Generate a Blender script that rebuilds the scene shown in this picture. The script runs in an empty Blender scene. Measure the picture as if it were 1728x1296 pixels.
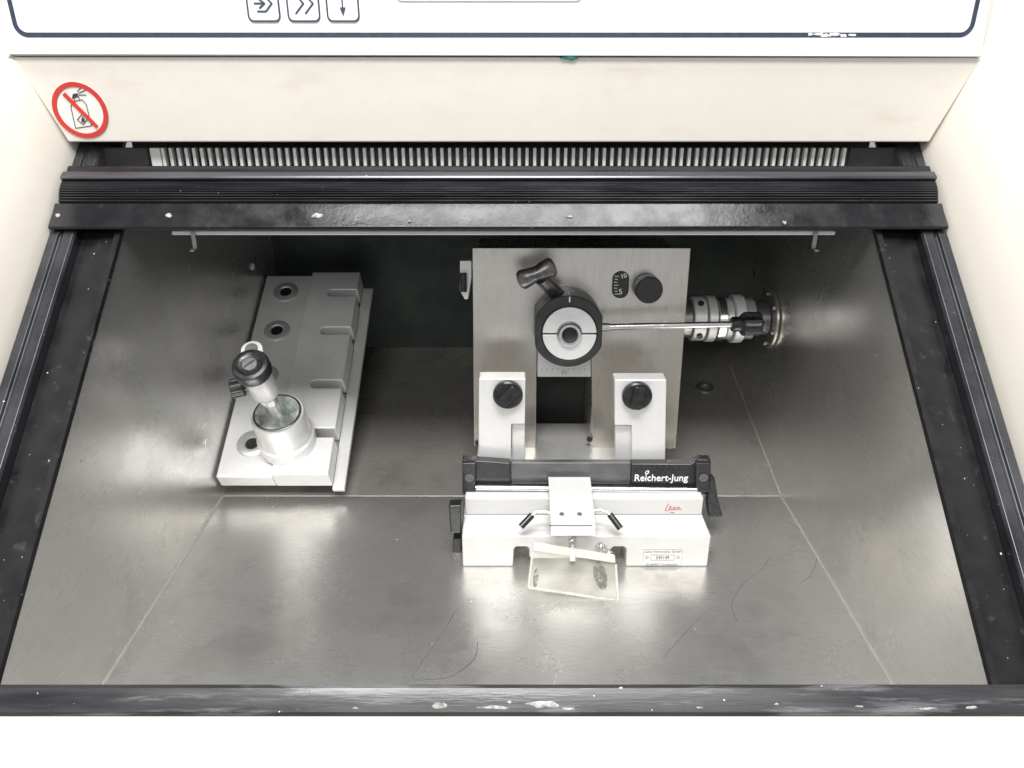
import bpy, bmesh, math, random
from mathutils import Vector as V, Matrix
random.seed(4)
S = bpy.context.scene
C = S.collection
R = math.radians
FPX = 1298.0; PIT = R(24); H = .372
CAM = V((0, 0, H)); FW = V((0, math.cos(PIT), -math.sin(PIT))); UP = V((0, math.sin(PIT), math.cos(PIT)))

def ray(u, v): return V(((u-864)/FPX, 0, 0)) + UP*(-(v-648)/FPX) + FW

class Frame:
    def __init__(s, o, ex, ey):
        s.o = V(o); s.ex = V(ex).normalized(); s.ez = s.ex.cross(V(ey)).normalized(); s.ey = s.ez.cross(s.ex)
        a, b, c = s.ex, s.ey, s.ez
        s.m = Matrix(((a.x, b.x, c.x, s.o.x), (a.y, b.y, c.y, s.o.y), (a.z, b.z, c.z, s.o.z), (0, 0, 0, 1)))
    def uv(s, u, v, n=0.0):
        d = ray(u, v); p0 = s.o + s.ez*n
        t = (p0-CAM).dot(s.ez)/d.dot(s.ez); p = CAM + d*t - s.o
        return (p.dot(s.ex), p.dot(s.ey))
    def p3(s, u, v, n=0.0):
        a = s.uv(u, v, n); return V((a[0], a[1], n))
    def px(s, u, v, n=0.0):
        a = s.uv(u, v, n); p = s.o + s.ex*a[0] + s.ey*a[1] + s.ez*n
        return (p-CAM).dot(FW)/FPX

WF = Frame((0, 0, 0), (1, 0, 0), (0, 1, 0))
SL = math.atan(.836)
FO = Frame((0, .2925, .0776), (1, 0, 0), (0, math.cos(SL), math.sin(SL)))       # opening plane
FA = Frame((0, .55, .309), (1, 0, 0), (0, -.007, .0535))                       # fascia
FN = Frame((0, .540, .36), (1, 0, 0), (0, 0, 1))                               # control panel
FP = Frame((0, .60, .0432), (1, 0, 0), (0, math.sin(R(6.3)), math.cos(R(6.3))))  # microtome plate
FK = Frame((0, .541, 0), (1, 0, 0), (0, 0, 1))                                 # knife clamps
FKB = Frame((0, .53, 0), (1, 0, 0), (0, 0, 1))
FT = Frame((0, .515, 0), (1, 0, 0), (0, 0, 1))
FB = Frame((0, .487, 0), (1, 0, 0), (0, 0, 1))
FR = Frame((-.254, .5765, .027), (1, 0, 0), (0, .206, .121))                   # rack
FG = Frame((0, .474, .027), (1, 0, 0), (0, .022, .025))                        # guide glass

# ------------------------------------------------------------------ mesh helpers
def NB(): return bmesh.new()
def prism(bm, pts, a0, a1, axis='z'):
    f = {'z': lambda a, b, t: (a, b, t), 'y': lambda a, b, t: (a, t, b), 'x': lambda a, b, t: (t, a, b)}[axis]
    lo = [bm.verts.new(f(a, b, a0)) for a, b in pts]; hi = [bm.verts.new(f(a, b, a1)) for a, b in pts]
    n = len(pts)
    bm.faces.new(lo); bm.faces.new(hi)
    for i in range(n): bm.faces.new((lo[i], lo[(i+1) % n], hi[(i+1) % n], hi[i]))
def box(bm, x0, x1, y0, y1, z0, z1): prism(bm, [(x0, y0), (x1, y0), (x1, y1), (x0, y1)], z0, z1)
def pxprism(bm, fr, pp, n0, n1): prism(bm, [fr.uv(u, v, n1) for u, v in pp], n0, n1)
def basis(d):
    d = V(d).normalized(); a = V((0, 0, 1)) if abs(d.z) < .9 else V((1, 0, 0))
    x = d.cross(a).normalized(); return x, d.cross(x).normalized(), d
def lathe(bm, prof, p0, ax, seg=40, closed=True, rf=None):
    x, y, d = basis(ax); p0 = V(p0); rings = []
    for r, h in prof:
        rg = []
        for i in range(seg):
            t = 2*math.pi*i/seg; rr = r if rf is None else rf(r, i)
            rg.append(bm.verts.new(p0 + d*h + (x*math.cos(t)+y*math.sin(t))*rr))
        rings.append(rg)
    for k in range(len(rings) if closed else len(rings)-1):
        A, B = rings[k], rings[(k+1) % len(rings)]
        for i in range(seg): bm.faces.new((A[i], A[(i+1) % seg], B[(i+1) % seg], B[i]))
    if not closed: bm.faces.new(rings[0]); bm.faces.new(rings[-1])
def cyl(bm, p0, p1, r0, r1=None, seg=36, bev=0):
    p0 = V(p0); p1 = V(p1); r1 = r0 if r1 is None else r1; L = (p1-p0).length
    prof = [(r0, 0), (r1, L)] if not bev else [(r0-bev, 0), (r0, bev), (r1, L-bev), (r1-bev, L)]
    lathe(bm, prof, p0, p1-p0, seg, False)
def gear(bm, p0, p1, r, n, dep, bev=.0008):
    p0 = V(p0); p1 = V(p1); L = (p1-p0).length
    lathe(bm, [(r-bev, 0), (r, bev), (r, L-bev), (r-bev, L)], p0, p1-p0, n*4, False, lambda rr, i: rr-(dep if i % 4 >= 2 else 0))
def tube(bm, pts, r, seg=8):
    pts = [V(p) for p in pts]; rings = []; px = None
    for i, p in enumerate(pts):
        d = (pts[min(i+1, len(pts)-1)]-pts[max(i-1, 0)]).normalized()
        if px is None: px = basis(d)[0]
        x = (px-d*px.dot(d)).normalized(); y = d.cross(x); px = x
        rings.append([bm.verts.new(p+(x*math.cos(2*math.pi*k/seg)+y*math.sin(2*math.pi*k/seg))*r) for k in range(seg)])
    for A, B in zip(rings, rings[1:]):
        for k in range(seg): bm.faces.new((A[k], A[(k+1) % seg], B[(k+1) % seg], B[k]))
    bm.faces.new(rings[0]); bm.faces.new(rings[-1])
def rrect(x0, x1, y0, y1, r, seg=6):
    out = []
    for cx, cy, a in ((x1-r, y1-r, 0), (x0+r, y1-r, 90), (x0+r, y0+r, 180), (x1-r, y0+r, 270)):
        for k in range(seg+1):
            t = R(a+90*k/seg); out.append((cx+r*math.cos(t), cy+r*math.sin(t)))
    return out
def ringprism(bm, o, i, n0, n1):
    n = len(o); L = [[bm.verts.new((a, b, z)) for a, b in P] for P, z in ((o, n0), (o, n1), (i, n1), (i, n0))]
    for k in range(4):
        A, B = L[k], L[(k+1) % 4]
        for j in range(n): bm.faces.new((A[j], A[(j+1) % n], B[(j+1) % n], B[j]))
def circ(cx, cy, r, n=40): return [(cx+r*math.cos(2*math.pi*k/n), cy+r*math.sin(2*math.pi*k/n)) for k in range(n)]
def stroke(bm, pts, w, n0, n1):          # flat line of width w through 2D points
    pts = [V((a, b)) for a, b in pts]
    for a, b in zip(pts, pts[1:]):
        d = (b-a).normalized(); q = V((-d.y, d.x))*w/2; e = d*w*.3
        prism(bm, [tuple(a-e+q), tuple(a-e-q), tuple(b+e-q), tuple(b+e+q)], n0, n1); n1 += 1e-6
def textbm(bm, s, x, y, n, w=None, h=None, ext=.0001, off=0.0, rot=0):
    cu = bpy.data.curves.new('t', 'FONT'); cu.body = s; cu.size = 1; cu.extrude = .001; cu.offset = off; cu.resolution_u = 4
    o = bpy.data.objects.new('t', cu); C.objects.link(o)
    me = bpy.data.meshes.new_from_object(o.evaluated_get(bpy.context.evaluated_depsgraph_get()))
    bpy.data.objects.remove(o); bpy.data.curves.remove(cu)
    xs = [v.co.x for v in me.vertices]; ys = [v.co.y for v in me.vertices]
    k = w/(max(xs)-min(xs)) if w else h/(max(ys)-min(ys))
    ky = h/(max(ys)-min(ys)) if (w and h) else k
    cx, cy = (max(xs)+min(xs))/2, (max(ys)+min(ys))/2
    m = Matrix.Translation((x, y, n)) @ Matrix.Rotation(rot, 4, 'Z') @ Matrix.Diagonal((k, ky, ext/.001, 1)) @ Matrix.Translation((-cx, -cy, 0))
    me.transform(m); bm.from_mesh(me); bpy.data.meshes.remove(me)

LOC = {}
def thing(name, label, cat, loc=(0, 0, 0), group=None):
    o = bpy.data.objects.new(name, None); C.objects.link(o); o.location = loc; o.empty_display_size = .02
    o['label'] = label; o['category'] = cat
    if group: o['group'] = group
    LOC[o.name] = V(loc); return o
def obj(name, bm, m, parent=None, fr=None, bevel=0, ang=35, seg=2):
    if fr: bm.transform(fr.m)
    loc = LOC[parent.name] if parent else V((0, 0, 0))
    bm.transform(Matrix.Translation(-loc))
    bmesh.ops.recalc_face_normals(bm, faces=bm.faces[:])
    me = bpy.data.meshes.new(name); bm.to_mesh(me); bm.free()
    me.shade_smooth(); me.set_sharp_from_angle(angle=R(ang))
    me.materials.append(m)
    o = bpy.data.objects.new(name, me); C.objects.link(o)
    if parent: o.parent = parent
    LOC[o.name] = loc
    if bevel:
        b = o.modifiers.new('b', 'BEVEL'); b.width = bevel; b.segments = seg; b.limit_method = 'ANGLE'; b.angle_limit = R(40); b.harden_normals = True
    return o
def struct(name, bm, m, label, cat, fr=None, bevel=0):
    o = obj(name, bm, m, None, fr, bevel); o['kind'] = 'structure'; o['label'] = label; o['category'] = cat; return o

# ------------------------------------------------------------------ materials
def mat(name, c1, c2=None, metal=0.0, rough=(.4, .5), scale=30, stretch=(1, 1, 1), detail=6, bump=0, bscale=None, bst=None,
        speck=None, spec=.5, coat=0, lo=.35, hi=.65, smear=None, fine=None):
    m = bpy.data.materials.new(name); m.use_nodes = True; nt = m.node_tree; N = nt.nodes; Lk = nt.links
    b = N['Principled BSDF']; b.inputs['Metallic'].default_value = metal; b.inputs['Specular IOR Level'].default_value = spec
    b.inputs['Coat Weight'].default_value = coat
    tc = N.new('ShaderNodeTexCoord')
    def noise(sc, st, det=5, rg=.6):
        mp = N.new('ShaderNodeMapping'); mp.inputs['Scale'].default_value = st; Lk.new(tc.outputs['Object'], mp.inputs[0])
        n = N.new('ShaderNodeTexNoise'); n.inputs['Scale'].default_value = sc; n.inputs['Detail'].default_value = det; n.inputs['Roughness'].default_value = rg
        Lk.new(mp.outputs[0], n.inputs['Vector']); return n.outputs[0]
    def mrange(src, a, bb, c, d):
        r = N.new('ShaderNodeMapRange'); r.inputs[1].default_value = a; r.inputs[2].default_value = bb; r.inputs[3].default_value = c; r.inputs[4].default_value = d
        Lk.new(src, r.inputs[0]); return r.outputs[0]
    def mix(fac, A, B):
        x = N.new('ShaderNodeMix'); x.data_type = 'RGBA'; Lk.new(fac, x.inputs[0])
        for k, q in ((6, A), (7, B)):
            if isinstance(q, (tuple, list)): x.inputs[k].default_value = (*q[:3], 1)
            else: Lk.new(q, x.inputs[k])
        return x.outputs[2]
    n1 = noise(scale, stretch, detail)
    col = mix(mrange(n1, lo, hi, 0, 1), c1, c2 or c1)
    rg = mrange(n1, lo, hi, rough[0], rough[1])
    if fine:                        # (colour, scale, stretch, amount) fine grain
        col = mix(mrange(noise(fine[1], fine[2], 4, .7), .45, .7, 0, fine[3]), col, fine[0])
    if smear:                       # (colour, scale, threshold, amount) broad stains
        sm = mrange(noise(smear[1], smear[4] if len(smear) > 4 else (1, 1, 1), 6, .65), smear[2], smear[2]+.12, 0, smear[3])
        col = mix(sm, col, smear[0])
    if speck:                       # (colour, scale, threshold)
        f = mrange(noise(speck[1], (1, 1, 1), 1.5, .5), speck[2], speck[2]+.02, 0, 1)
        col = mix(f, col, speck[0])
        mt = N.new('ShaderNodeMath'); mt.operation = 'MULTIPLY'; mt.inputs[1].default_value = -metal
        Lk.new(f, mt.inputs[0]); ad = N.new('ShaderNodeMath'); ad.inputs[1].default_value = metal; Lk.new(mt.outputs[0], ad.inputs[0]); Lk.new(ad.outputs[0], b.inputs['Metallic'])
    Lk.new(col, b.inputs['Base Color']); Lk.new(rg, b.inputs['Roughness'])
    if bump:
        bp = N.new('ShaderNodeBump'); bp.inputs['Strength'].default_value = bump; bp.inputs['Distance'].default_value = .001
        Lk.new(noise(bscale or scale, bst or stretch, 4), bp.inputs['Height']); Lk.new(bp.outputs[0], b.inputs['Normal'])
    return m

M = {}
M['cream'] = mat('cream_paint', (.575, .543, .485), (.55, .515, .455), rough=(.38, .5), scale=9, bump=.05, bscale=500)
M['cream_stained'] = mat('stained_cream_paint', (.62, .59, .54), (.595, .56, .505), rough=(.36, .5), scale=9, bump=.05, bscale=500, smear=((.50, .43, .33), 22, .57, .34, (.6, 1, 2.2)), fine=((.52, .46, .37), 60, (1, 1, 1), .12))
M['white_panel'] = mat('white_panel', (.68, .69, .71), (.65, .66, .68), rough=(.3, .4), scale=14)
M['navy'] = mat('navy_print', (.025, .032, .055), (.035, .045, .07), rough=(.4, .5), scale=200)
M['steel_floor'] = mat('brushed_floor_steel', (.88, .865, .835), (.74, .725, .695), metal=.87, rough=(.21, .33), scale=7, detail=5, bump=.09, bscale=90, bst=(1, 22, 1), speck=((.85, .85, .83), 420, .78), smear=((.52, .505, .48), 9, .53, .55), fine=((.54, .53, .51), 80, (1, 9, 1), .42))
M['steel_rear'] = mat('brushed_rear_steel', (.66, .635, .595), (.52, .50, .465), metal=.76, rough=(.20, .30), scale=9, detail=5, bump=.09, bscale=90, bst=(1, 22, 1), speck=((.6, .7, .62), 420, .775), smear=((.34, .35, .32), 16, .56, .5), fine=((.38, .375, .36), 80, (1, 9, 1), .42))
M['steel_wall'] = mat('brushed_wall_steel', (.90, .89, .865), (.76, .75, .725), metal=.89, rough=(.20, .31), scale=6, detail=5, bump=.08, bscale=90, bst=(1, 1, 20), speck=((.85, .85, .83), 420, .79), smear=((.60, .59, .565), 11, .56, .5, (1, 1.4, .7)), fine=((.60, .59, .57), 70, (1, 1, 8), .40))
M['steel_back_shade'] = mat('shade_toned_back_steel', (.036, .044, .040), (.018, .025, .022), metal=.5, rough=(.34, .5), scale=14, spec=.3, speck=((.25, .3, .26), 300, .80), smear=((.08, .085, .08), 14, .58, .5))  # steel liner; the dimness at the back is put into this near-black colour
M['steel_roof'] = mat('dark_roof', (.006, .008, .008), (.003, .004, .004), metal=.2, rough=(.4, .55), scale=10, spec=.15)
M['steel_plate'] = mat('brushed_plate_steel', (.76, .725, .67), (.66, .63, .58), metal=.92, rough=(.22, .31), scale=24, stretch=(1, 1, .3), bump=.07, bscale=120, bst=(14, 14, .5), smear=((.28, .26, .235), 22, .62, .45), fine=((.52, .495, .455), 130, (3, 3, .2), .3))
M['steel'] = mat('bright_steel', (.82, .81, .80), (.68, .675, .67), metal=.95, rough=(.14, .25), scale=90)
M['alu'] = mat('matte_aluminium', (.80, .80, .80), (.73, .73, .73), metal=.3, rough=(.30, .42), scale=60, bump=.06, bscale=500, speck=((.4, .4, .39), 420, .775), smear=((.60, .59, .57), 40, .62, .35))
M['alu_grey'] = mat('satin_grey_aluminium', (.58, .58, .57), (.51, .51, .50), metal=.5, rough=(.30, .40), scale=60, bump=.05, bscale=500, speck=((.3, .3, .29), 420, .78))
M['alu_white'] = mat('pale_aluminium', (.72, .72, .715), (.66, .66, .655), metal=.35, rough=(.30, .40), scale=60, bump=.04, bscale=600, smear=((.52, .52, .51), 50, .62, .4))
M['flange'] = mat('warm_grey_flange', (.52, .50, .46), (.40, .385, .35), metal=.8, rough=(.26, .38), scale=120)
M['enamel'] = mat('pale_grey_enamel', (.57, .565, .55), (.53, .525, .51), rough=(.3, .4), scale=40, bump=.04, bscale=700, smear=((.38, .365, .335), 60, .64, .45))
M['strip'] = mat('white_light_strip', (.74, .73, .71), (.70, .69, .67), rough=(.3, .4), scale=40)
M['black'] = mat('black_plastic', (.012, .012, .014), (.02, .02, .022), rough=(.22, .35), scale=160, bump=.05, bscale=700)
M['dark_metal'] = mat('dark_grey_metal', (.09, .09, .095), (.20, .195, .19), metal=.75, rough=(.24, .40), scale=160)
M['mid_metal'] = mat('mid_grey_metal', (.36, .36, .355), (.28, .28, .275), metal=.8, rough=(.24, .36), scale=120)
M['black_matte'] = mat('black_anodised', (.014, .014, .016), (.024, .024, .026), rough=(.42, .55), scale=160)
M['gasket'] = mat('black_rubber_gasket', (.006, .006, .007), (.011, .011, .012), rough=(.14, .28), spec=.4, scale=60, bump=.10, bscale=250, speck=((.4, .4, .4), 480, .81), smear=((.04, .04, .045), 120, .62, .4))
M['side_gasket'] = mat('glossy_side_gasket', (.005, .005, .006), (.010, .010, .011), rough=(.34, .48), spec=.25, scale=60, speck=((.5, .5, .5), 420, .765), smear=((.07, .07, .075), 110, .60, .4))
M['front_gasket'] = mat('scuffed_front_gasket', (.014, .014, .016), (.04, .04, .043), metal=.1, rough=(.24, .44), scale=30, stretch=(.3, 3, 3), bump=.12, bscale=250, speck=((.6, .6, .6), 330, .77), smear=((.22, .22, .23), 40, .54, .6, (.3, 3, 3)))
M['rail'] = mat('dark_anodised_rail', (.022, .023, .026), (.045, .047, .052), metal=.6, rough=(.22, .36), scale=30, speck=((.6, .6, .6), 480, .785), smear=((.15, .15, .165), 25, .61, .5))
M['bar'] = mat('black_anodised_bar', (.012, .012, .014), (.024, .024, .027), metal=.5, rough=(.15, .26), scale=30, stretch=(.6, 6, 6), speck=((.55, .55, .55), 480, .79))
M['bar_light'] = mat('satin_grey_bar', (.07, .07, .08), (.11, .11, .12), metal=.75, rough=(.22, .32), scale=20, stretch=(.6, 6, 6), speck=((.55, .55, .55), 480, .79))
M['dark'] = mat('recess_shade_black', (.006, .006, .006), (.012, .012, .012), rough=(.5, .7), scale=40)  # near-black colour standing in for shade inside recesses, bores and slots
M['slat'] = mat('pale_slat', (.90, .90, .87), (.85, .85, .82), metal=0, rough=(.4, .5), scale=60)
M['display'] = mat('grey_display_rim', (.55, .55, .53), (.5, .5, .48), rough=(.4, .5), scale=60)
M['red'] = mat('sign_red', (.50, .030, .022), (.44, .028, .02), rough=(.35, .45), scale=60)
M['sticker_white'] = mat('sticker_white', (.68, .66, .63), (.63, .61, .58), rough=(.35, .45), scale=60)
M['ink'] = mat('black_ink', (.02, .02, .02), (.04, .04, .04), rough=(.5, .6), scale=60)
M['grey_ink'] = mat('grey_ink', (.10, .10, .12), (.15, .15, .17), rough=(.5, .6), scale=60)
M['white_ink'] = mat('white_ink', (.80, .80, .80), (.75, .75, .75), rough=(.5, .6), scale=60)
M['residue'] = mat('dried_residue', (.46, .46, .44), (.13, .13, .13), rough=(.6, .9), scale=260, bump=.4, bscale=600)
M['green'] = mat('green_residue', (.015, .14, .13), (.05, .24, .20), rough=(.6, .8), scale=300)
M['grime'] = mat('grimy_disc', (.20, .22, .20), (.52, .55, .51), metal=.3, rough=(.3, .6), scale=120, bump=.2, bscale=400, speck=((.55, .66, .60), 420, .72), smear=((.10, .20, .155), 80, .52, .6))
M['scratch'] = mat('scratch_mark', (.07, .068, .065), (.12, .115, .11), rough=(.5, .6), scale=60)
M['weld'] = mat('weld_seam', (.56, .55, .53), (.46, .45, .43), metal=.6, rough=(.35, .45), scale=60)
M['blade'] = mat('dark_blade', (.12, .12, .125), (.17, .17, .175), metal=.6, rough=(.36, .45), scale=60)

def glassmat(name, col, alpha, rough=.05, sc=60, lo=.6, hi=1.4):
    m = bpy.data.materials.new(name); m.use_nodes = True; nt = m.node_tree; N = nt.nodes
    b = N['Principled BSDF']; b.inputs['Base Color'].default_value = (*col, 1); b.inputs['Roughness'].default_value = rough
    tc = N.new('ShaderNodeTexCoord'); n = N.new('ShaderNodeTexNoise'); n.inputs['Scale'].default_value = sc; n.inputs['Detail'].default_value = 5
    r = N.new('ShaderNodeMapRange'); r.inputs[1].default_value = .35; r.inputs[2].default_value = .65; r.inputs[3].default_value = alpha*lo; r.inputs[4].default_value = min(1, alpha*hi)
    nt.links.new(tc.outputs['Object'], n.inputs['Vector']); nt.links.new(n.outputs[0], r.inputs[0]); nt.links.new(r.outputs[0], b.inputs['Alpha'])
    return m
M['glass'] = glassmat('window_glass', (.03, .03, .03), .08, .04)
M['guide_glass'] = glassmat('pale_guide_glass', (.62, .61, .53), .20, .08)
M['guide_edge'] = glassmat('pale_glass_edge', (.66, .655, .585), .46, .15)
M['smudge'] = glassmat('grey_smudge', (.10, .10, .085), .36, .3, 420, .1, 1.9)

# ------------------------------------------------------------------ chamber (setting)
XL, XR = -.259, .241
bm = NB(); prism(bm, [(.284, -.004), (.589, -.004), (.589, 0), (.284, 0)], XL, XR, 'x')
floor = struct('chamber_floor', bm, M['steel_floor'], 'brushed steel front floor of the chamber with scratches and soft bright patches', 'floor')
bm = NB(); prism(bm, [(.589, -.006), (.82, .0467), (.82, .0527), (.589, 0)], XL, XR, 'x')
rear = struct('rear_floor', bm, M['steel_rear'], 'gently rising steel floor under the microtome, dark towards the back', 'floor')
wallpoly = [(.284, -.004), (.2905, .0752), (.515, .2628), (.83, .2635), (.83, -.004)]
def wall(x0, x1, lab):
    b = NB(); prism(b, wallpoly, x0, x1, 'x'); return struct('side_wall', b, M['steel_wall'], lab, 'wall')
wl = wall(XL-.0018, XL-.0001, 'steel side wall of the chamber beside the specimen rack')
wr = wall(XR+.0001, XR+.0018, 'steel side wall of the chamber beside the drive coupling')
bm = NB(); box(bm, XL-.01, XR+.01, .8202, .8235, .0, .2635); struct('back_wall', bm, M['steel_back_shade'], 'steel rear wall of the chamber behind the microtome, shade painted into its near-black colour', 'wall')
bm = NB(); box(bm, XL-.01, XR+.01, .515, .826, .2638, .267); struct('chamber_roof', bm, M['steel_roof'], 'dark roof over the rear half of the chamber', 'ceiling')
bm = NB(); box(bm, XL, XR, .2842, .2868, .0002, .066); struct('front_wall', bm, M['steel_wall'], 'low steel front wall of the chamber under the front gasket', 'wall')
# weld seams, scratches, plugs
for x in (XL+.0004, XR-.0004):
    b = NB(); tube(b, [(x, .285+.304*t/10, .0004) for t in range(11)], .0008); obj('weld_seam', b, M['weld'], floor)
b = NB(); tube(b, [(XL+.001, .589, .0000), (XR-.001, .589, .0000)], .0003); obj('weld_seam', b, M['weld'], floor)
b = NB(); tube(b, [(XR-.0004, .589+.196*t/6, .0005+.0447*t/6) for t in range(7)], .0008); obj('weld_seam', b, M['weld'], rear)
def scratch(pp, r=.00020):
    b = NB(); P = []
    for u, v in pp:
        a = WF.uv(u, v, 0); P.append(V((a[0], a[1], .0001)))
    Q = []
    for i in range(len(P)-1):
        p0, p1, p2, p3 = P[max(i-1, 0)], P[i], P[i+1], P[min(i+2, len(P)-1)]
        for k in range(6):
            t = k/6; Q.append(.5*((2*p1)+(p2-p0)*t+(2*p0-5*p1+4*p2-p3)*t*t+(3*p1-p0-3*p2+p3)*t**3))
    Q.append(P[-1]); tube(b, Q, r, 5); obj('scratch', b, M['scratch'], floor)
scratch([(770, 1030), (745, 1070), (712, 1118), (696, 1145), (725, 1147), (765, 1140), (800, 1112), (806, 1085)], .00026)
scratch([(1330, 880), (1362, 905), (1378, 930), (1372, 965), (1350, 985)], .0002)
scratch([(1245, 1050), (1235, 1020), (1255, 985), (1285, 962), (1300, 940)], .00022)
scratch([(1240, 1000), (1195, 1030), (1150, 1075), (1120, 1110)], .00016)
scratch([(762, 940), (772, 950), (768, 935)], .0003)
def spot(fr, u, v, r, m, parent, name='screw', n=.0012):
    b = NB(); p = fr.p3(u, v, 0); cyl(b, p, p+V((0, 0, n)), r, seg=20, bev=n*.3); obj(name, b, m, parent, fr)
FLW = Frame((XL, 0, 0), (0, 1, 0), (0, 0, 1)); FRW = Frame((XR, 0, 0), (0, -1, 0), (0, 0, 1))
spot(FLW, 348, 747, .004, M['sticker_white'], wl); spot(FLW, 426, 450, .0035, M['sticker_white'], wl)
FRF = Frame((0, .589, 0), (1, 0, 0), (0, .231, .0527))
b = NB(); p = FRF.p3(1190, 653, .001); lathe(b, [(.0090, -.001), (.0090, .0015), (.0075, .002), (.005, .0012), (.005, -.001)], V((p.x, p.y, 0)), (0, 0, 1), 28); obj('drain_ring', b, M['blade'], rear, FRF)

# ------------------------------------------------------------------ cabinet
cab = thing('cryostat_cabinet', 'cream cryostat cabinet framing the open steel chamber, with a white control panel above', 'cabinet', (0, .30, 0))
CX = -.009
def flip(pp, s): return [(CX+s*(x-CX), z) for x, z in pp]
for s in (1, -1):
    b = NB(); prism(b, flip([(.2867, -.05), (.2867, .003), (.289, .010), (.3035, .055), (.307, .058), (.56, .058), (.56, -.05)], s), -.10, .56, 'y')
    obj('side_frame', b, M['cream'], cab, FO, .0015)
b = NB(); prism(b, [(-.0157, -.04), (-.0157, .0002), (-.0165, .0012), (-.05, .0015), (-.075, -.006), (-.095, -.03), (-.095, -.09), (-.06, -.09)], -.6, .6, 'x')
obj('front_frame', b, M['cream'], cab, FO)
b = NB()
vs = [b.verts.new(p) for p in ((-.3045, .55, .309), (.2865, .55, .309), (.3055, .543, .3628), (-.3245, .543, .3628), (-.3045, .556, .3085), (.2865, .556, .3085), (.3055, .552, .3628), (-.3245, .552, .3628))]
for f in ((0, 1, 2, 3), (4, 5, 6, 7), (0, 1, 5, 4), (1, 2, 6, 5), (2, 3, 7, 6), (3, 0, 4, 7)): b.faces.new([vs[i] for i in f])
obj('fascia', b, M['cream_stained'], cab, None, .0010, seg=3)
b = NB(); box(b, -.3245, .3055, .5435, .76, .3632, .47); obj('console_housing', b, M['cream'], cab, None, .001)
b = NB(); box(b, -.304, .286, .64, .644, .268, .363); obj('recess_shade_sheet', b, M['dark'], cab)  # sheet added to darken the space behind the fascia
b = NB(); pxprism(b, FN, [(9, 92), (1656, 96), (1683, -70), (-2, -70)], -.0034, 0); pan = obj('control_panel', b, M['white_panel'], cab, FN, .0006)
# panel outline
x0, yb = FN.uv(27, 63, 0); x1 = FN.uv(1640, 63, 0)[0]; k = FN.px(864, 50)
b = NB(); t = 7.5*k; ringprism(b, rrect(x0, x1, yb, yb+.14, .0082, 8), rrect(x0+t, x1-t, yb+t, yb+.14-t, .0055, 8), -.0004, .0003); obj('panel_outline', b, M['navy'], pan, FN)
def button(u0, u1):
    a, y = FN.uv(u0, 37, 0); c = FN.uv(u1, 37, 0)[0]
    q = NB(); prism(q, rrect(a, c, y, y+(c-a), .0036), -.0004, .0005); o = obj('push_button', q, M['white_panel'], pan, FN)
    q = NB(); w = 2.6*k; ringprism(q, rrect(a, c, y, y+(c-a), .0036), rrect(a+w, c-w, y+w, y+(c-a)-w, .0028), .0002, .0009); obj('button_outline', q, M['navy'], pan, FN)
    return (a+c)/2, y, c-a
cx, y, w = button(420, 475)
def sym(pts, m='navy', wd=2.6):
    q = NB(); stroke(q, pts, wd*k, .0002, .0010); obj('button_symbol', q, M[m], pan, FN)
sym([(cx-10*k, y+16*k), (cx+4*k, y+16*k), (cx+15*k, y+28*k), (cx+4*k, y+40*k), (cx-10*k, y+40*k)]); sym([(cx-6*k, y+21*k), (cx+3*k, y+28*k), (cx-6*k, y+35*k)]); sym([(cx-14*k, y+28*k), (cx+2*k, y+28*k)])
cx, y, w = button(487, 542)
for dx in (-13, 3): sym([(cx+dx*k, y+13*k), (cx+(dx+14)*k, y+28*k), (cx+dx*k, y+43*k)])
cx, y, w = button(553, 608)
sym([(cx, y+46*k), (cx, y+18*k)], wd=2.2)
q = NB(); prism(q, [(cx-5*k, y+22*k), (cx, y+9*k), (cx+5*k, y+22*k)], .0002, .0011); obj('button_symbol', q, M['navy'], pan, FN)
a, y = FN.uv(668, 2, 0); c = FN.uv(983, 2, 0)[0]
q = NB(); prism(q, rrect(a, c, y, y+.03, .004), -.0004, .0008); obj('display_window', q, M['display'], pan, FN)
# residue
def blob(name, fr, u, v, ru, rv, m, parent, n0=0.0, th=.0012, seed=0):
    rnd = random.Random(seed+int(u*7+v)); c = fr.uv(u, v, n0); k_ = fr.px(u, v, n0); b_ = NB(); n = 22
    ph = [rnd.uniform(.45, 1.25) for _ in range(n)]
    ph = [(ph[i-1]+2*ph[i]+ph[(i+1) % n])/4 for i in range(n)]
    rings = []
    for f, h in ((1, 0), (.86, th*.8), (.4, th)):
        rings.append([b_.verts.new((c[0]+ru*k_*f*ph[i]*math.cos(6.2832*i/n), c[1]+rv*k_*f*ph[i]*math.sin(6.2832*i/n), n0+h*rnd.uniform(.6, 1.2))) for i in range(n)])
    for A, B in zip(rings, rings[1:]):
        for i in range(n): b_.faces.new((A[i], A[(i+1) % n], B[(i+1) % n], B[i]))
    b_.faces.new(rings[-1]); b_.faces.new(rings[0])
    return obj(name, b_, m, parent, fr)
blob('residue', FA, 962, 97, 17, 6, M['green'], cab, .0, .002)
for u, a_, d_ in ((1368, 5, 2.5), (1380, 7, 2), (1394, 8, 3), (1410, 9, 2.6), (1424, 7, 3), (1438, 8, 2.2), (1402, 4, 3.2), (1386, 3, 3.4)):
    blob('worn_print', FN, u, 59+(u % 3)-1, a_, d_, M['white_panel'], pan, .0003, .00015)
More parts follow.
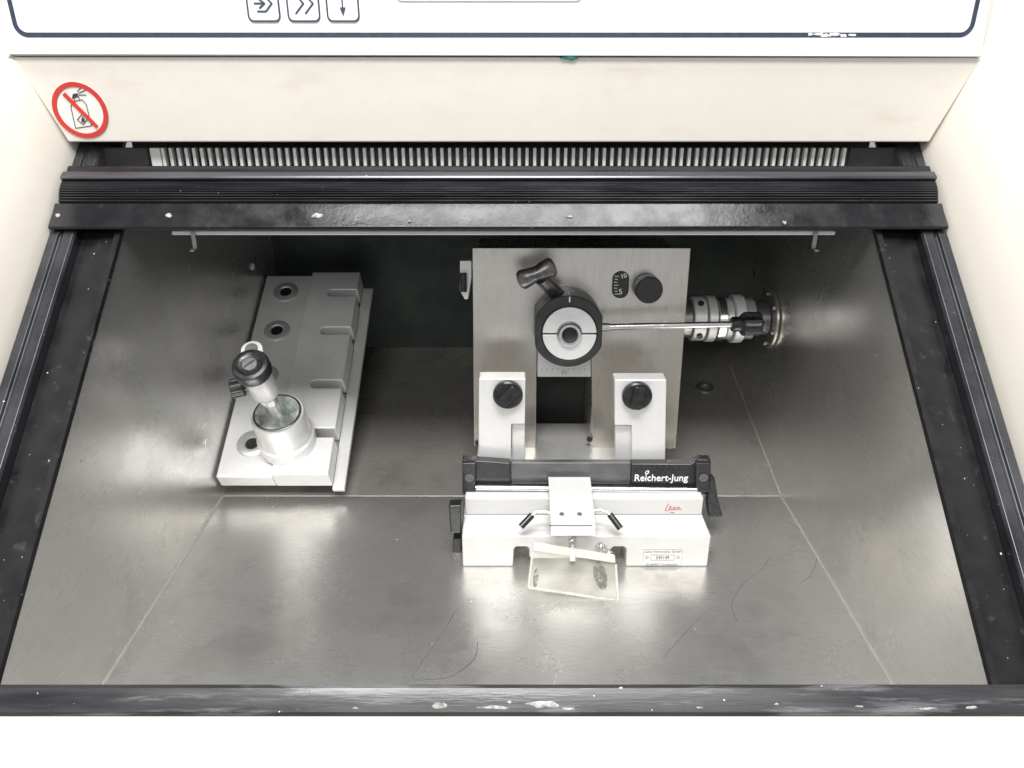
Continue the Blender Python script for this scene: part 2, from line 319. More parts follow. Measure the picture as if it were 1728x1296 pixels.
# warning sticker
c = FA.uv(136, 186, 0); k = FA.px(136, 186); cx, cy = c
b = NB(); prism(b, circ(cx, cy, 46*k, 56), -.0003, .0003); stk = obj('warning_sticker', b, M['sticker_white'], cab, FA)
def spt(u, v): return FA.uv(u, v, 0)
b = NB()
for ln in (((128, 216), (120, 180)), ((128, 216), (155, 212)), ((155, 212), (146, 176)), ((120, 180), (124, 171)), ((124, 171), (139, 168)), ((139, 168), (146, 176)),
           ((127, 171), (125, 165)), ((135, 169), (133, 163)), ((131, 202), (139, 192)), ((139, 192), (149, 200)), ((149, 200), (141, 210)), ((141, 210), (131, 202)),
           ((133, 157), (145, 152)), ((133, 160), (146, 160)), ((131, 154), (139, 146))):
    tube(b, [(*spt(*e), .0005) for e in ln], .65*k, 6)
prism(b, [spt(122, 166), spt(133, 163), spt(131, 157), spt(124, 158)], .0003, .0008)
prism(b, [spt(138, 206), spt(142, 206), spt(144, 202), spt(142, 200), spt(140, 196), spt(138, 201)], .0003, .0007)
obj('spray_can_pictogram', b, M['ink'], stk, FA)
b = NB(); ringprism(b, circ(cx, cy, 45.5*k, 56), circ(cx, cy, 38*k, 56), .0002, .0009); obj('red_ring', b, M['red'], stk, FA)
b = NB(); stroke(b, [spt(110, 159), spt(163, 212)], 6*k, .0004, .0013); obj('red_slash', b, M['red'], stk, FA)
# gaskets, rails
for s in (1, -1):
    b = NB(); prism(b, flip([(.2402, -.0020), (.2408, .0008), (.2445, .0008), (.2460, -.004), (.2698, -.006), (.2698, -.03), (.2432, -.03), (.2432, -.0020)], s), -.0012, .336, 'y'); obj('side_gasket', b, M['side_gasket'], cab, FO)
    b = NB(); prism(b, flip([(.270, -.02), (.270, .0005), (.2715, .0020), (.2775, .0022), (.2785, .0008), (.2800, .0008), (.2810, .0024), (.2864, .0024), (.2864, -.02)], s), -.005, .40, 'y'); obj('window_rail', b, M['rail'], cab, FO, .0004)
b = NB(); prism(b, [(-.0155, -.03), (-.0155, .0012), (-.0140, .0025), (-.008, .0030), (-.003, .0025), (-.0012, .0009), (-.0012, -.012)], -.45, .45, 'x'); fg = obj('front_gasket', b, M['front_gasket'], cab, FO)
for u, v, a, d in ((520, 1166, 5, 4), (915, 1188, 28, 8), (838, 1194, 30, 4), (742, 1190, 13, 5), (600, 1195, 6, 2), (1310, 1188, 5, 2), (1450, 1192, 8, 2), (1560, 1196, 20, 2.5), (960, 1196, 14, 2.5), (860, 1184, 5, 3), (1640, 1194, 12, 2.5), (1180, 1194, 7, 2)):
    blob('residue', FO, u, v, a, d, M['residue'], fg, .0027, .0004)
# air grille
k0, k1 = -.2515, .2345; NSL = 90
b = NB()
for i in range(NSL):
    x = k0+(k1-k0)*i/(NSL-1); wd = .0021 if i else .007
    box(b, x-wd/2, x+wd/2, .5615, .5655, .2705, .3035)
box(b, k0-.006, k1+.004, .563, .566, .268, .2765)
gr = obj('air_grille', b, M['slat'], cab)
for xa, xb in ((-.303, k0-.0065), (k1+.0045, .285)):
    b = NB(); box(b, xa, xb, .563, .566, .268, .3035); obj('grille_end_plate', b, M['black_matte'], cab)
# lamp strip with hooks under the roof
b = NB(); box(b, -.2336, .222, .524, .534, .2505, .2535); box(b, -.232, .2205, .5265, .560, .2537, .2636); ls = obj('light_strip', b, M['strip'], cab, None, .0008)
for x in (-.2185, .208):
    b = NB(); box(b, x-.0015, x+.0015, .5225, .5238, .2415, .2530); box(b, x-.0015, x+.0015, .5165, .5225, .2410, .2420); obj('hook', b, M['mid_metal'], ls, None, .0003)

# ------------------------------------------------------------------ sliding window
P0 = FO.m @ V((CX, .29, 0))
win = thing('sliding_window', 'black framed sliding window with ribbed grip bar, pushed up beneath the cream fascia', 'window', P0)
hw = .2952
def taper(bm_, prof_, h0, h1, s0_, s1_):      # bar whose ends run in slightly from s0 to s1
    L_ = []
    for sg in (-1, 1): L_.append([bm_.verts.new((CX+sg*(h0+(h1-h0)*(s_-s0_)/(s1_-s0_)), s_, n_)) for s_, n_ in prof_])
    bm_.faces.new(L_[0]); bm_.faces.new(L_[1]); n_p = len(prof_)
    for i in range(n_p): bm_.faces.new((L_[0][i], L_[0][(i+1) % n_p], L_[1][(i+1) % n_p], L_[1][i]))
b = NB(); taper(b, [(.2775, .0045), (.2785, .0066), (.2900, .0074), (.2955, .0084), (.2965, .0084), (.2965, .0045)], hw, hw-.0010, .2775, .2965); seal = obj('lower_seal', b, M['gasket'], win, FO, .0006)
prof = [(.2967, .0046), (.2967, .0084)]
for i in range(9):
    s0 = .2972+i*.0019; e_ = .0094+.0014*math.sin(math.pi*(i+.5)/9); prof += [(s0, e_), (s0+.0010, e_), (s0+.0012, e_-.0009), (s0+.0017, e_-.0009)]
prof += [(.3146, .0098), (.3148, .0046)]
b = NB(); taper(b, prof, hw-.0040, hw-.0015, .2967, .3148); obj('ribbed_grip', b, M['bar'], win, FO)
b = NB(); prism(b, [(.3150, .0046), (.3150, .0112), (.3165, .0118), (.3215, .0106), (.3228, .0085), (.3228, .0046)], CX-hw+.001, CX+hw-.001, 'x'); obj('upper_lip', b, M['bar_light'], win, FO, .0006)
b = NB(); prism(b, [(.3230, .0046), (.3230, .0072), (.3285, .0076), (.3300, .0068), (.3300, .0046)], CX-hw+.001, CX+hw-.001, 'x'); obj('window_frame', b, M['bar'], win, FO, .0005)
b = NB(); box(b, CX-hw+.004, CX+hw-.004, .3302, .415, .0050, .0068); obj('window_pane', b, M['glass'], win, FO)
for u, v, a, d in ((535, 364, 11, 5), (285, 364, 7, 5), (1323, 376, 4, 4), (962, 366, 7, 2.5), (98, 364, 5, 4), (690, 374, 3, 2)):
    blob('residue', FO, u, v, a, d, M['residue'], seal, .0074, .0008)

# ------------------------------------------------------------------ specimen rack
rk = thing('specimen_rack', 'sloping aluminium specimen rack with ring holes and a slotted comb along one edge', 'rack', FR.m @ V((.045, .0, -.012)))
b = NB(); x_l = -.003; L = FR.uv(455, 465)[1]; xw = .0975
box(b, x_l, .0458, 0, L, -.0165, 0); base = obj('base_plate', b, M['alu'], rk, FR, .0012)
b = NB(); box(b, .0957, .1065, -.004, L-.004, -.0195, -.0150); obj('lower_sheet', b, M['alu_white'], rk, FR, .0006)
b = NB(); xc = .046; xr = .0955
slots = [FR.uv(575, v, .005)[1] for v in (494, 558, 648, 730)]
pts = [(xc, 0), (xr, 0)]
for sy in sorted(slots):
    xi = .070; h = .0047
    pts += [(xr, sy-h)] + [(xi-h*math.sin(R(a)), sy-h*math.cos(R(a))) for a in range(0, 181, 15)] + [(xr, sy+h)]
pts += [(xr, L), (xc, L)]
prism(b, pts, -.0165, .005); obj('slotted_comb', b, M['alu'], rk, FR, .0008)
b = NB(); box(b, .058, .0950, .004, L-.004, -.0195, -.0170); obj('under_plate', b, M['mid_metal'], rk, FR)  # mid grey stands in for the shading inside the comb slots
for u, v, r in ((482, 492, .0125), (467, 557, .0125), (447, 634, .0125), (425, 748, .0135)):
    p = FR.p3(u, v, .001); q = V((p.x, p.y, 0)); b = NB()
    lathe(b, [(r, -.0005), (r, .0010), (r-.0015, .0018), (.0068, .0018), (.0058, .0006), (.0058, -.0005)], q, (0, 0, 1), 36); ro = obj('ring_hole', b, M['alu_grey'], rk, FR)
    b = NB(); cyl(b, q+V((0, 0, -.0003)), q+V((0, 0, .0004)), .0058, seg=30); obj('bore_shade', b, M['dark'], ro, FR)  # black disc painted for the shade down the hole

# ------------------------------------------------------------------ heat extractor standing on the rack
A0 = FR.p3(487, 748, .002); A1 = FR.p3(468, 697, .044); A2 = FR.p3(421, 614, .126)
hx = thing('heat_extractor', 'silver weighted heat extractor with black capped stem standing on the specimen rack', 'heat extractor', FR.m @ A0)
b = NB(); d = (A1-A0); lathe(b, [(.0246, .0), (.0250, .0008), (.0250, .012), (.0228, .0132), (.0227, d.length-.002), (.0218, d.length)], A0, d, 48, False); obj('weight', b, M['alu_white'], hx, FR)
dn = d.normalized()
b = NB(); lathe(b, [(.0186, 0), (.0186, .0012), (.006, .0016)], A1+dn*.0001, dn, 44, False); gf = obj('grimy_face', b, M['grime'], hx, FR)
b = NB(); lathe(b, [(.0203, 0), (.0203, .0008), (.0198, .0011), (.0190, .0011), (.0187, .0008), (.0187, 0)], A1+dn*.0001, dn, 48); obj('dark_rim', b, M['dark_metal'], gf, FR)
e = (A2-A1).normalized(); LL = (A2-A1).length
b = NB(); lathe(b, [(.0070, .001), (.0070, LL*.30), (.0078, LL*.31), (.0078, LL*.40), (.0070, LL*.41), (.0070, LL*.65)], A1, e, 30, False); obj('stem', b, M['steel'], hx, FR)
b = NB(); lathe(b, [(.0102, LL*.46), (.0110, LL*.48), (.0110, LL*.93), (.0100, LL*.94)], A1, e, 36, False); hd = obj('head_sleeve', b, M['alu_white'], hx, FR)
b = NB(); lathe(b, [(.0128, LL*.85), (.0142, LL*.87), (.0142, LL*.97), (.0130, LL*.995), (.0104, LL*1.0), (.0094, LL*.99), (.0066, LL*.985)], A1, e, 44, False); cap = obj('black_cap', b, M['black'], hx, FR)
b = NB(); lathe(b, [(.0058, LL*.98), (.0058, LL*1.001), (.0053, LL*1.007)], A1, e, 30, False); obj('slotted_screw', b, M['mid_metal'], cap, FR)
o_ = A1+e*LL*1.0072
b = NB(); q = V((.72, .69, 0)); q = (q-e*q.dot(e)).normalized(); w_ = e.cross(q)*.00055; vv = [o_+q*.0048+w_, o_+q*.0048-w_, o_-q*.0048-w_, o_-q*.0048+w_]
f1 = [b.verts.new(p+e*.0002) for p in vv]; f0 = [b.verts.new(p-e*.0004) for p in vv]; b.faces.new(f1); b.faces.new(f0)
for i in range(4): b.faces.new((f0[i], f0[(i+1) % 4], f1[(i+1) % 4], f1[i]))
obj('screw_slot', b, M['dark'], cap, FR)
kx = V((-1, -.28, .0)); kx = (kx-e*kx.dot(e)).normalized(); kp = A1+e*LL*.64
b = NB(); cyl(b, kp+kx*.008, kp+kx*.013, .004, seg=20); gear(b, kp+kx*.0125, kp+kx*.0225, .0078, 16, .0007); obj('side_knob', b, M['black'], hx, FR)
b = NB(); gx = V((-.25, 1, 0)); gx = (gx-e*gx.dot(e)).normalized(); wx = e.cross(gx)
tb = A1+e*LL*.80
pp = [(-.0085, .006), (.0085, .006), (.0085, .021)]+[(.0085*math.cos(R(a_)), .021+.0075*math.sin(R(a_))) for a_ in range(20, 161, 20)]+[(-.0085, .021)]
lo = [b.verts.new(tb+wx*x+gx*y_) for x, y_ in pp]; hi_ = [b.verts.new(tb+wx*x+gx*y_+e*.005) for x, y_ in pp]
b.faces.new(lo); b.faces.new(hi_)
for i in range(len(pp)): b.faces.new((lo[i], lo[(i+1) % len(pp)], hi_[(i+1) % len(pp)], hi_[i]))
tab = obj('end_tab', b, M['alu_white'], hx, FR, .0008)
b = NB(); cyl(b, tb+gx*.0205+e*.0049, tb+gx*.0205+e*.0064, .0050, seg=24, bev=.0004); obj('tab_screw', b, M['mid_metal'], tab, FR)

# ------------------------------------------------------------------ microtome
mt = thing('microtome', 'brushed steel microtome with round black specimen head, standing at the back of the chamber', 'microtome', (.06, .60, .01))
b = NB(); pxprism(b, FP, [(797, 418), (1166, 418), (1140, 757), (999, 757), (998, 582), (906, 582), (904, 757), (800, 752)], -.004, 0); obj('front_plate', b, M['steel_plate'], mt, FP, .0008)
b = NB()
a = FP.uv(799, 420)[0]; c = FP.uv(1162, 420)[0]; i0 = FP.uv(906, 640)[0]; i1 = FP.uv(998, 640)[0]; ytop = FP.uv(900, 420)[1]; yb = FP.uv(900, 637)[1]
box(b, a+.002, i0-.001, -.006, ytop-.001, -.085, -.0045); box(b, i1+.001, c-.008, -.006, ytop-.001, -.085, -.0045); box(b, i0-.0005, i1+.0005, yb+.001, ytop-.0015, -.084, -.006)
obj('housing', b, M['steel_plate'], mt, FP, .001)
b = NB(); box(b, i0-.0008, i1+.0008, -.004, yb+.002, -.083, -.070); obj('slot_shade_plate', b, M['dark'], mt, FP)  # dark plate in place of the shade deep in the slot
b = NB(); prism(b, [(.574, .0), (.574, .043), (.648, .043), (.648, .0145), (.589, .0008)], a+.001, c-.012, 'x'); obj('platform', b, M['alu_grey'], mt, None, .0008)
b = NB(); pxprism(b, FP, [(907, 584), (997, 584), (997, 636), (907, 636)], -.0055, -.0012); sl = obj('slide_plate', b, M['alu_white'], mt, FP, .0004)
b = NB(); x, y = FP.uv(952, 629, -.0012); textbm(b, '(1)', x, y, -.0010, h=.0040, ext=.0001)
for i in range(9):
    x, y = FP.uv(914+i*9, 624, -.0012); box(b, x-.0002, x+.0002, y, y+.0012, -.0012, -.0009)
obj('scale_marks', b, M['ink'], sl, FP)
# gauge
b = NB(); x, y = FP.uv(1047, 480); k = FP.px(1047, 480); prism(b, rrect(x-13*k, x+13*k, y-22*k, y+22*k, 12*k, 8), -.001, .0004); ga = obj('depth_gauge', b, M['ink'], mt, FP)
b = NB(); ringprism(b, rrect(x-14*k, x+14*k, y-23*k, y+23*k, 13*k, 8), rrect(x-12*k, x+12*k, y-21*k, y+21*k, 11.5*k, 8), -.0005, .0009); obj('gauge_rim', b, M['black'], ga, FP)
b = NB()
x, y = FP.uv(1053, 465); textbm(b, '10', x, y, .0006, h=8*k, ext=.0002, off=.015, rot=.25)
x, y = FP.uv(1047, 492); textbm(b, '5', x, y, .0006, h=9*k, ext=.0002, off=.015, rot=.15)
for i in range(7):
    x, y = FP.uv(1038-(1 if i in (2, 3, 4) else 0), 466+i*5); box(b, x-.0004, x+(.0022 if i % 3 else .0032), y-.00025, y+.00025, .0003, .0008)
obj('gauge_numerals', b, M['white_ink'], ga, FP)
p = FP.p3(1096, 490, .017); q = V((p.x, p.y, 0)); b = NB(); gear(b, q+V((0, 0, .003)), p, .0112, 34, .0004); cyl(b, q, q+V((0, 0, .004)), .009); obj('feed_knob', b, M['black_matte'], mt, FP)
# head
HN = .040
hc = FP.p3(960, 560, HN); k = FP.px(960, 560, HN); hc0 = V((hc.x, hc.y, 0))
dc_ = FP.p3(961, 563, HN)
b = NB(); NS = 96
def clipc(r, lim): return [(hc.x+max(-lim, min(lim, r*math.cos(2*math.pi*i/NS))), hc.y+r*math.sin(2*math.pi*i/NS)) for i in range(NS)]
ringprism(b, clipc(62*k, 56.5*k), [(dc_.x+46.5*k*math.cos(2*math.pi*i/NS), dc_.y+46.5*k*math.sin(2*math.pi*i/NS)) for i in range(NS)], .0, HN)
prism(b, circ(dc_.x, dc_.y, 47*k, 64), .030, .0372)
head = obj('specimen_head', b, M['black_matte'], mt, FP, .0012)
b = NB()
for s in (1, -1):
    pts = [(45.5*k*math.cos(R(t_)), s*(45.5*k*math.sin(R(t_)))) for t_ in range(2, 179, 4)]
    ins = [(21*k*math.cos(R(t_)), s*(21*k*math.sin(R(t_)))) for t_ in range(176, 3, -4)]
    prism(b, [(dc_.x+a_, dc_.y+b_) for a_, b_ in pts+ins], .0373, .0410)
obj('clamp_disc', b, M['alu_white'], head, FP, .0004)
dd0 = V((dc_.x, dc_.y, 0))
b = NB(); lathe(b, [(20.5*k, .0374), (20.5*k, .0440), (18*k, .0455), (14*k, .0455), (12*k, .0435), (12*k, .0374)], dd0, (0, 0, 1), 44); obj('bore_ring', b, M['steel'], head, FP)
b = NB(); cyl(b, dd0+V((0, 0, .0374)), dd0+V((0, 0, .0382)), 12*k); obj('bore_shade', b, M['dark'], head, FP)  # shade of the central hole put in as a black disc
b = NB(); box(b, hc.x-.0005, hc.x+.0005, hc.y+51*k, hc.y+60*k, .0395, .0404); box(b, hc.x-.0005, hc.x+.0005, hc.y+62*k-.001, hc.y+62*k+.0003, .026, .037); obj('index_mark', b, M['white_ink'], head, FP)
# wing handle: a flat T-shaped grip, flared towards both ends, on a short stem
b = NB(); p0 = FP.p3(944, 500, .022); p1 = FP.p3(914, 470, .034); cyl(b, p0, p1, .0062, .0056, 24)
q0 = FP.p3(874, 475, .036); q1 = FP.p3(937, 448, .036); dd = q1-q0; Lw = dd.length; wd_ = dd.normalized(); wn_ = V((0, 0, 1)); wt_ = wn_.cross(wd_)
rings = []
for f_, hw_, ht_ in ((0, .0030, .0026), (.03, .0062, .0046), (.10, .0080, .0056), (.26, .0074, .0058), (.42, .0064, .0062), (.5, .0064, .0064), (.58, .0064, .0062), (.74, .0074, .0058), (.90, .0080, .0056), (.97, .0062, .0046), (1, .0030, .0026)):
    rings.append([b.verts.new(q0+dd*f_+wt_*hw_*math.cos(2*math.pi*i/28)+wn_*ht_*math.sin(2*math.pi*i/28)) for i in range(28)])
for A_, B_ in zip(rings, rings[1:]):
    for i in range(28): b.faces.new((A_[i], A_[(i+1) % 28], B_[(i+1) % 28], B_[i]))
b.faces.new(rings[0]); b.faces.new(rings[-1])
obj('wing_handle', b, M['dark_metal'], mt, FP)
# lever
b = NB(); p0 = FP.p3(1010, 552, .028); p1 = FP.p3(1240, 547, .030); cyl(b, p0, p1, .0029, .0024, 20); cyl(b, p0, p0+(p1-p0)*.08, .0042, .0034, 20); lv = obj('clamp_lever', b, M['steel'], mt, FP)
b = NB(); d = (p1-p0).normalized(); cyl(b, p1-d*.003, p1+d*.006, .0060, seg=24, bev=.001); gear(b, p1+d*.0045, p1+d*.021, .0098, 6, .0020, .002); obj('lever_knob', b, M['black'], lv, FP)
# left latch
b = NB(); pxprism(b, FP, [(776, 440), (796, 440), (796, 468), (790, 505), (784, 505), (776, 490)], -.03, -.006); la = obj('side_latch', b, M['alu_white'], mt, FP, .0006)
b = NB(); p = FP.p3(782, 472, .0); cyl(b, p+V((0, .006, 0)), p+V((0, -.010, 0)), .0028, seg=18, bev=.0005); obj('latch_pin', b, M['black'], la, FP)
for u, v in ((806, 748), (995, 742)):
    p = FP.p3(u, v, .002); b = NB(); cyl(b, V((p.x, p.y, -.0005)), p, .0025, seg=18, bev=.0004); obj('plate_screw', b, M['black_matte'], mt, FP)

# ------------------------------------------------------------------ drive coupling
dc = thing('drive_coupling', 'ringed steel drive coupling joining the microtome to the flange on the side wall', 'coupling', (.2, .68, .136))
ax = V((1, 0, 0)); ctr = V((0, .68, .136))
def ring(name, x0, x1, r, m, parent=dc, bev=.0008):
    b_ = NB(); cyl(b_, ctr+ax*x0, ctr+ax*x1, r, seg=40, bev=bev); return obj(name, b_, M[m], parent)
ring('shaft', .13, .236, .010, 'steel'); ring('inner_collar', .152, .1655, .0175, 'mid_metal'); ring('bright_collar', .166, .178, .0205, 'alu_white'); ring('bright_collar', .1792, .1875, .0215, 'alu_white')
ring('bright_collar', .1885, .1965, .0205, 'steel'); ring('rubber_disc', .197, .203, .0190, 'alu_white'); ring('bright_collar', .2035, .213, .0225, 'alu'); ring('outer_collar', .2135, .223, .019, 'alu_grey'); ring('outer_collar', .2235, .2368, .0155, 'blade')
fl = ring('wall_flange', .2372, .2405, .0278, 'flange')
for i in range(6):
    a_ = R(60*i+15); b = NB(); q = V((.2355, .68+.0228*math.cos(a_), .136+.0228*math.sin(a_))); cyl(b, q, q+ax*.002, .0021, seg=12); obj('flange_bolt', b, M['mid_metal'], fl)
for i in range(4):
    a_ = R(90*i+30); b = NB(); q = V((.172, .68+.0195*math.cos(a_), .136+.0195*math.sin(a_))); cyl(b, q, q+V((0, math.cos(a_), math.sin(a_)))*.0025, .0028, seg=12); obj('set_screw', b, M['black_matte'], dc)

# ------------------------------------------------------------------ knife holder
kh = thing('knife_holder', 'white knife holder block with two upright clamps and black knobs, in front of the microtome', 'knife holder', (.065, .52, 0))
b = NB(); x0 = FB.uv(780, 930)[0]; x1 = FB.uv(1197, 930)[0]; na, nb = FB.uv(868, 930)[0], FB.uv(1056, 930)[0]
m0, m1 = FB.uv(893, 930)[0], FB.uv(1031, 930)[0]
box(b, x0, x1, .5135, .5735, .0003, .0288)
prism(b, [(x0, .0003), (na-.001, .0003), (na, .0165), (na+.0015, .0185), (m0-.002, .0185), (m0, .0165), (m0, .0090), (m0+.002, .0075), (m1-.002, .0075), (m1, .0090), (m1, .0165), (m1+.002, .0185), (nb-.0015, .0185), (nb, .0165), (nb+.001, .0003), (x1, .0003), (x1, .0288), (x0, .0288)], .487, .5134, 'y')
lb = obj('lower_block', b, M['enamel'], kh, None, .0014)
b = NB(); x2 = FT.uv(785, 855)[0]; x3 = FT.uv(1186, 855)[0]; box(b, x2, x3, .515, .5735, .0289, .0445); ub = obj('upper_block', b, M['enamel'], kh, None, .0012)
# red script
b = NB(); SC = lambda p_: (1136+(p_[0]-1137)*.9, 857+(p_[1]-857)*.8)
for st in ([(1129, 848), (1126, 853), (1123, 859), (1122, 862), (1126, 862), (1131, 860)], [(1130, 858), (1134, 855), (1132, 853), (1130, 857), (1132, 861), (1137, 859)], [(1138, 855), (1137, 860), (1140, 859)], [(1144, 855), (1140, 857), (1140, 861), (1144, 860)], [(1149, 855), (1145, 857), (1145, 861), (1149, 857), (1149, 861), (1153, 859)], [(1131, 866), (1139, 867)]):
    tube(b, [FT.p3(*SC(p_), .0001) for p_ in st], .00026, 6)
obj('red_script', b, M['red'], ub, FT)
# serial label
b = NB(); c0 = FB.uv(1083, 957, 0); c1 = FB.uv(1153, 926, 0); z0, z1 = c0[1]+.0012, c1[1]; prism(b, rrect(c0[0], c1[0], z0, z1, .0008), -.0003, .0002); sp = obj('serial_plate', b, M['sticker_white'], lb, FB)
b = NB(); w = c1[0]-c0[0]; hh = z1-z0; mx = (c0[0]+c1[0])/2
textbm(b, 'Leica Instruments GmbH', mx, z1-.0025, .0003, w=w*.92, ext=.0001)
textbm(b, '245149', mx, z0+hh*.50, .0003, w=w*.34, ext=.0001, off=.02)
textbm(b, 'D-6907 Nussloch', mx, z0+.0017, .0003, w=w*.8, h=.0015, ext=.0001)
ringprism(b, rrect(mx-w*.3, mx+w*.3, z0+hh*.34, z0+hh*.66, .0003), rrect(mx-w*.3+.0003, mx+w*.3-.0003, z0+hh*.34+.0003, z0+hh*.66-.0003, .0002), .0001, .0004)
ringprism(b, rrect(c0[0]+.0004, c1[0]-.0004, z0+.0004, z1-.0004, .0008), rrect(c0[0]+.0006, c1[0]-.0006, z0+.0006, z1-.0006, .0007), .0001, .0004)
for sx_ in (-1, 1): ringprism(b, circ(mx+sx_*w*.39, z0+hh*.5, .0013, 14), circ(mx+sx_*w*.39, z0+hh*.5, .0009, 14), .0001, .0004)
obj('serial_print', b, M['grey_ink'], lb, FB)
# clamps
def clamp(main, step, ku, kv, tilt):
    q = NB(); pxprism(q, FK, main, -.014, 0); pxprism(q, FK, step, -.014, -.006); o = obj('upright_clamp', q, M['alu_white'], kh, FK, .0009)
    k_ = FK.px(ku, kv); p_ = FK.p3(ku, kv, .003); p_ = V((p_.x, p_.y, 0)); q = NB(); cyl(q, p_, p_+V((0, 0, .0055)), 25*k_, seg=40, bev=.0010)
    obj('clamp_knob', q, M['black'], o, FK)
    t = NB(); prism(t, rrect(-9.5*k_, 9.5*k_, -21*k_, 21*k_, 5*k_), .005, .0088)
    t.transform(Matrix.Translation(p_) @ Matrix.Rotation(tilt, 4, 'Z')); obj('knob_grip', t, M['black'], o, FK, .0010)
clamp([(808, 639), (887, 639), (886, 716), (863, 716), (862, 815), (807, 815)], [(863.5, 716), (886, 716), (886, 815), (863.5, 815)], 857, 666, -.75)
clamp([(1037, 641), (1125, 641), (1122, 815), (1066, 815), (1066, 718), (1037, 718)], [(1038, 718), (1065.5, 718), (1065.5, 815), (1038, 815)], 1075, 668, -.12)
b = NB(); pxprism(b, FKB, [(780, 776), (862, 782), (862, 834), (780, 835)], -.0085, 0); e1 = obj('end_block', b, M['black'], kh, FKB, .0012)
b = NB(); pxprism(b, FKB, [(1065, 783), (1165, 783), (1180, 776), (1200, 776), (1200, 835), (1065, 835)], -.0085, 0); e2 = obj('end_block', b, M['black'], kh, FKB, .0012)
b = NB(); pxprism(b, FKB, [(862.5, 781), (1064.5, 781), (1064.5, 814), (862.5, 814)], -.0085, -.0025); obj('blade_rest', b, M['blade'], kh, FKB, .0006)
b = NB(); pxprism(b, FKB, [(862.5, 815), (1064.5, 815), (1064.5, 835), (862.5, 835)], -.0085, -.0015); obj('blade_clamp', b, M['black'], kh, FKB, .0006)
for o, u in ((e1, 792), (e2, 1187)):
    b = NB(); pxprism(b, FKB, [(u-12, 782), (u+11, 782), (u+11, 831), (u-12, 831)], .0002, .006); s_ = obj('rod_bracket', b, M['black'], kh, FKB, .001)
    p = FKB.p3(u, 806, .0062); b = NB(); lathe(b, [(.0034, -.0004), (.0034, .0006), (.0020, .0006), (.0018, -.0002), (.0018, -.0004)], p, (0, 0, 1), 24); cyl(b, p+V((0, 0, -.0003)), p+V((0, 0, .0001)), .0018, seg=6); obj('socket_screw', b, M['blade'], s_, FKB)
b = NB(); x, y = FKB.uv(1116, 808, .0002); k = FKB.px(1116, 805); textbm(b, 'Reichert-Jung', x, y, .0002, w=90*k, h=16.5*k, ext=.0002, off=.010)
x, y = FKB.uv(1092, 797, .0002); pts = lambda r, q_: [(x+(r*1.2*math.cos(t_)*math.cos(.9)-r*q_*math.sin(t_)*math.sin(.9))*k, y+(r*1.2*math.cos(t_)*math.sin(.9)+r*q_*math.sin(t_)*math.cos(.9))*k) for t_ in [2*math.pi*i/20 for i in range(20)]]
ringprism(b, pts(3.6, .8), pts(2.3, .65), .0002, .0005)
obj('brand_lettering', b, M['white_ink'], e2, FKB)
b = NB(); p0 = FKB.p3(803, 823, .005); p1 = FKB.p3(1176, 827, .005); cyl(b, p0, p1, .0021, seg=20); obj('guide_rod', b, M['steel'], kh, FKB)
b = NB(); pxprism(b, FKB, [(1199, 804), (1207, 810), (1212, 842), (1220, 873), (1196, 874), (1193, 844)], -.004, .005); obj('locking_lever', b, M['black'], kh, FKB, .0014)
b = NB(); pxprism(b, FB, [(757, 854), (779, 853), (779, 900), (760, 901)], -.022, -.012); obj('side_lever', b, M['black'], kh, FB, .0014)
b = NB(); pxprism(b, FB, [(764, 910), (779, 910), (779, 940), (764, 940)], -.03, -.018); obj('side_lever', b, M['black_matte'], kh, FB, .0014)

# ------------------------------------------------------------------ anti-roll guide
ag = thing('section_guide', 'silver folding section guide with tilted pale glass plate, hung on the knife holder rod', 'guide plate', (.06, .50, .05))
xa = (927-864)*.5863/FPX*1.01; xb = (1000-864)*.5863/FPX*1.01
pr = [(.5285, .0560), (.5235, .0563), (.478, .0438), (.4755, .0368), (.4765, .0366), (.4792, .0428), (.5235, .0550), (.5285, .0547)]
b = NB(); prism(b, pr, xa, xb, 'x'); br = obj('bracket', b, M['alu_white'], ag, None, .0004)
FBR = Frame((0, .478, .0438), (1, 0, 0), (0, .0455, .0125))
for u in (948, 978):
    p = FBR.p3(u, 868, 0); b = NB(); cyl(b, p, p+V((0, 0, .0008)), .0018, seg=16, bev=.0003); obj('rivet', b, M['mid_metal'], br, FBR)
b = NB(); a_ = FBR.p3(927, 887, .0003); c_ = FBR.p3(1000, 887, .0003); tube(b, [a_, c_], .0004, 6); obj('fold_line', b, M['blade'], br, FBR)
FW_ = Frame((0, .484, .036), (1, 0, 0), (0, .02, .02))
for pts, sl_ in ((((930, 866), (915, 863), (904, 864), (897, 870), (882, 889)), ((898, 869), (879, 889))), (((998, 862), (1014, 861), (1024, 864), (1031, 871), (1046, 892)), ((1029, 868), (1047, 892)))):
    b = NB(); tube(b, [FW_.p3(u, v, .004) for u, v in pts], .0013, 10); w_o = obj('wire_arm', b, M['steel'], ag, FW_)
    b = NB(); tube(b, [FW_.p3(u, v, .004) for u, v in sl_], .0025, 14); obj('black_sleeve', b, M['black'], w_o, FW_)
def spring(p0, p1, r, turns):
    q = NB(); p0 = V(p0); p1 = V(p1); x_, y_, z_ = basis(p1-p0); L_ = (p1-p0).length; n = turns*14
    tube(q, [p0+z_*L_*i/n+(x_*math.cos(2*math.pi*i/14)+y_*math.sin(2*math.pi*i/14))*r for i in range(n+1)], .00045, 6)
    cyl(q, p0, p1, r*.45, seg=12); obj('spring', q, M['steel'], ag, None)
def wp(fr, u, v, n): return fr.m @ fr.p3(u, v, n)
spring(wp(FB, 965, 897, .006), wp(FB, 966, 928, .010), .0030, 5)
spring(wp(FB, 1008, 918, .004), wp(FB, 1030, 938, .008), .0034, 5)
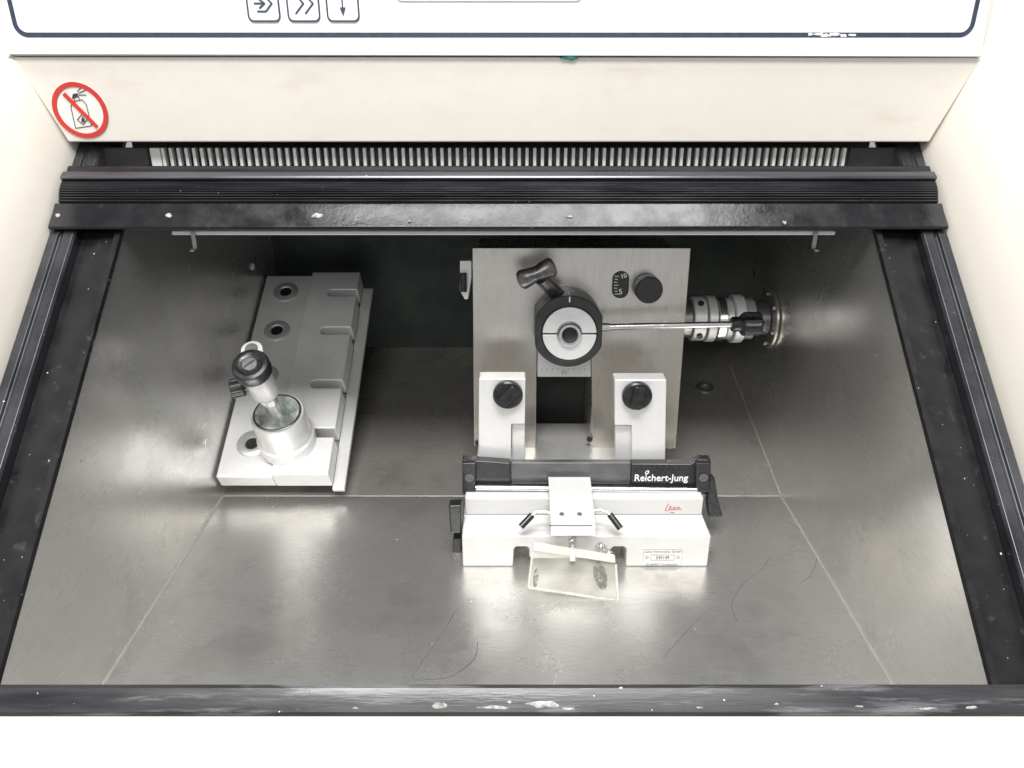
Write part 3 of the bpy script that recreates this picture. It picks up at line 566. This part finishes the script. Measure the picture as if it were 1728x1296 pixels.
b = NB(); pxprism(b, FG, [(899, 917), (1036, 939), (1043, 1014), (892, 991)], -.0025, .0005); gp = obj('glass_plate', b, M['guide_glass'], ag, FG, .0006)
for u, v, a, d, tl in ((1013, 971, 11, 18, .2), (904, 975, 4.5, 12, -.1)):
    cx_, cy_ = FG.uv(u, v, .0006); k_ = FG.px(u, v); b = NB()
    prism(b, [(cx_+k_*(a*math.cos(t_)*math.cos(tl)-d*1.3*math.sin(t_)*math.sin(tl)), cy_+k_*(a*math.cos(t_)*math.sin(tl)+d*1.3*math.sin(t_)*math.cos(tl))) for t_ in [2*math.pi*i/32 for i in range(32)]], .0006, .0007)
    obj('smudge', b, M['smudge'], gp, FG)
b = NB(); pxprism(b, FG, [(902, 914), (1038, 936), (1039, 950), (900, 929)], .0007, .0035); obj('plate_holder', b, M['guide_edge'], ag, FG, .0006)
b = NB()
for e in (((892, 991), (1043, 1014)), ((899, 931), (892, 991)), ((1039, 952), (1043, 1014))): tube(b, [FG.p3(*e[0], .0008), FG.p3(*e[1], .0008)], .0010, 6)
obj('plate_rim', b, M['guide_edge'], ag, FG)
b = NB(); p = FG.p3(966, 940, .004); cyl(b, p-V((0, .003, 0)), p+V((0, .003, 0)), .0022, seg=14); obj('holder_pin', b, M['alu'], ag, FG)

# ------------------------------------------------------------------ camera, light
cam = bpy.data.cameras.new('camera'); co = bpy.data.objects.new('camera', cam); C.objects.link(co)
co.location = CAM; co.rotation_euler = (R(90)-PIT, 0, 0); cam.sensor_width = 36; cam.lens = FPX/1728*36; cam.clip_start = .01; cam.clip_end = 50
S.camera = co
W = bpy.data.worlds.new('World'); S.world = W; W.use_nodes = True
W.node_tree.nodes['Background'].inputs[0].default_value = (.95, .97, 1, 1); W.node_tree.nodes['Background'].inputs[1].default_value = .50
def area(loc, tgt, sx, sy, power, col=(1, 1, 1)):
    l = bpy.data.lights.new('room_lamp', 'AREA'); l.shape = 'RECTANGLE'; l.size = sx; l.size_y = sy; l.energy = power; l.color = col
    o = bpy.data.objects.new('room_lamp', l); C.objects.link(o); o.location = loc
    o.rotation_euler = (V(tgt)-V(loc)).to_track_quat('-Z', 'Y').to_euler()
area((.05, .12, 1.7), (0, .45, .05), 1.0, .3, 17)
area((-.05, -.28, 1.40), (0, .55, .1), .8, .3, 29, (1, .985, .96))
area((-.25, -1.2, 1.05), (-.05, .6, .1), .8, .4, 10, (1, .985, .96))
S.view_settings.view_transform = 'Standard'; S.view_settings.look = 'None'; S.view_settings.exposure = 0
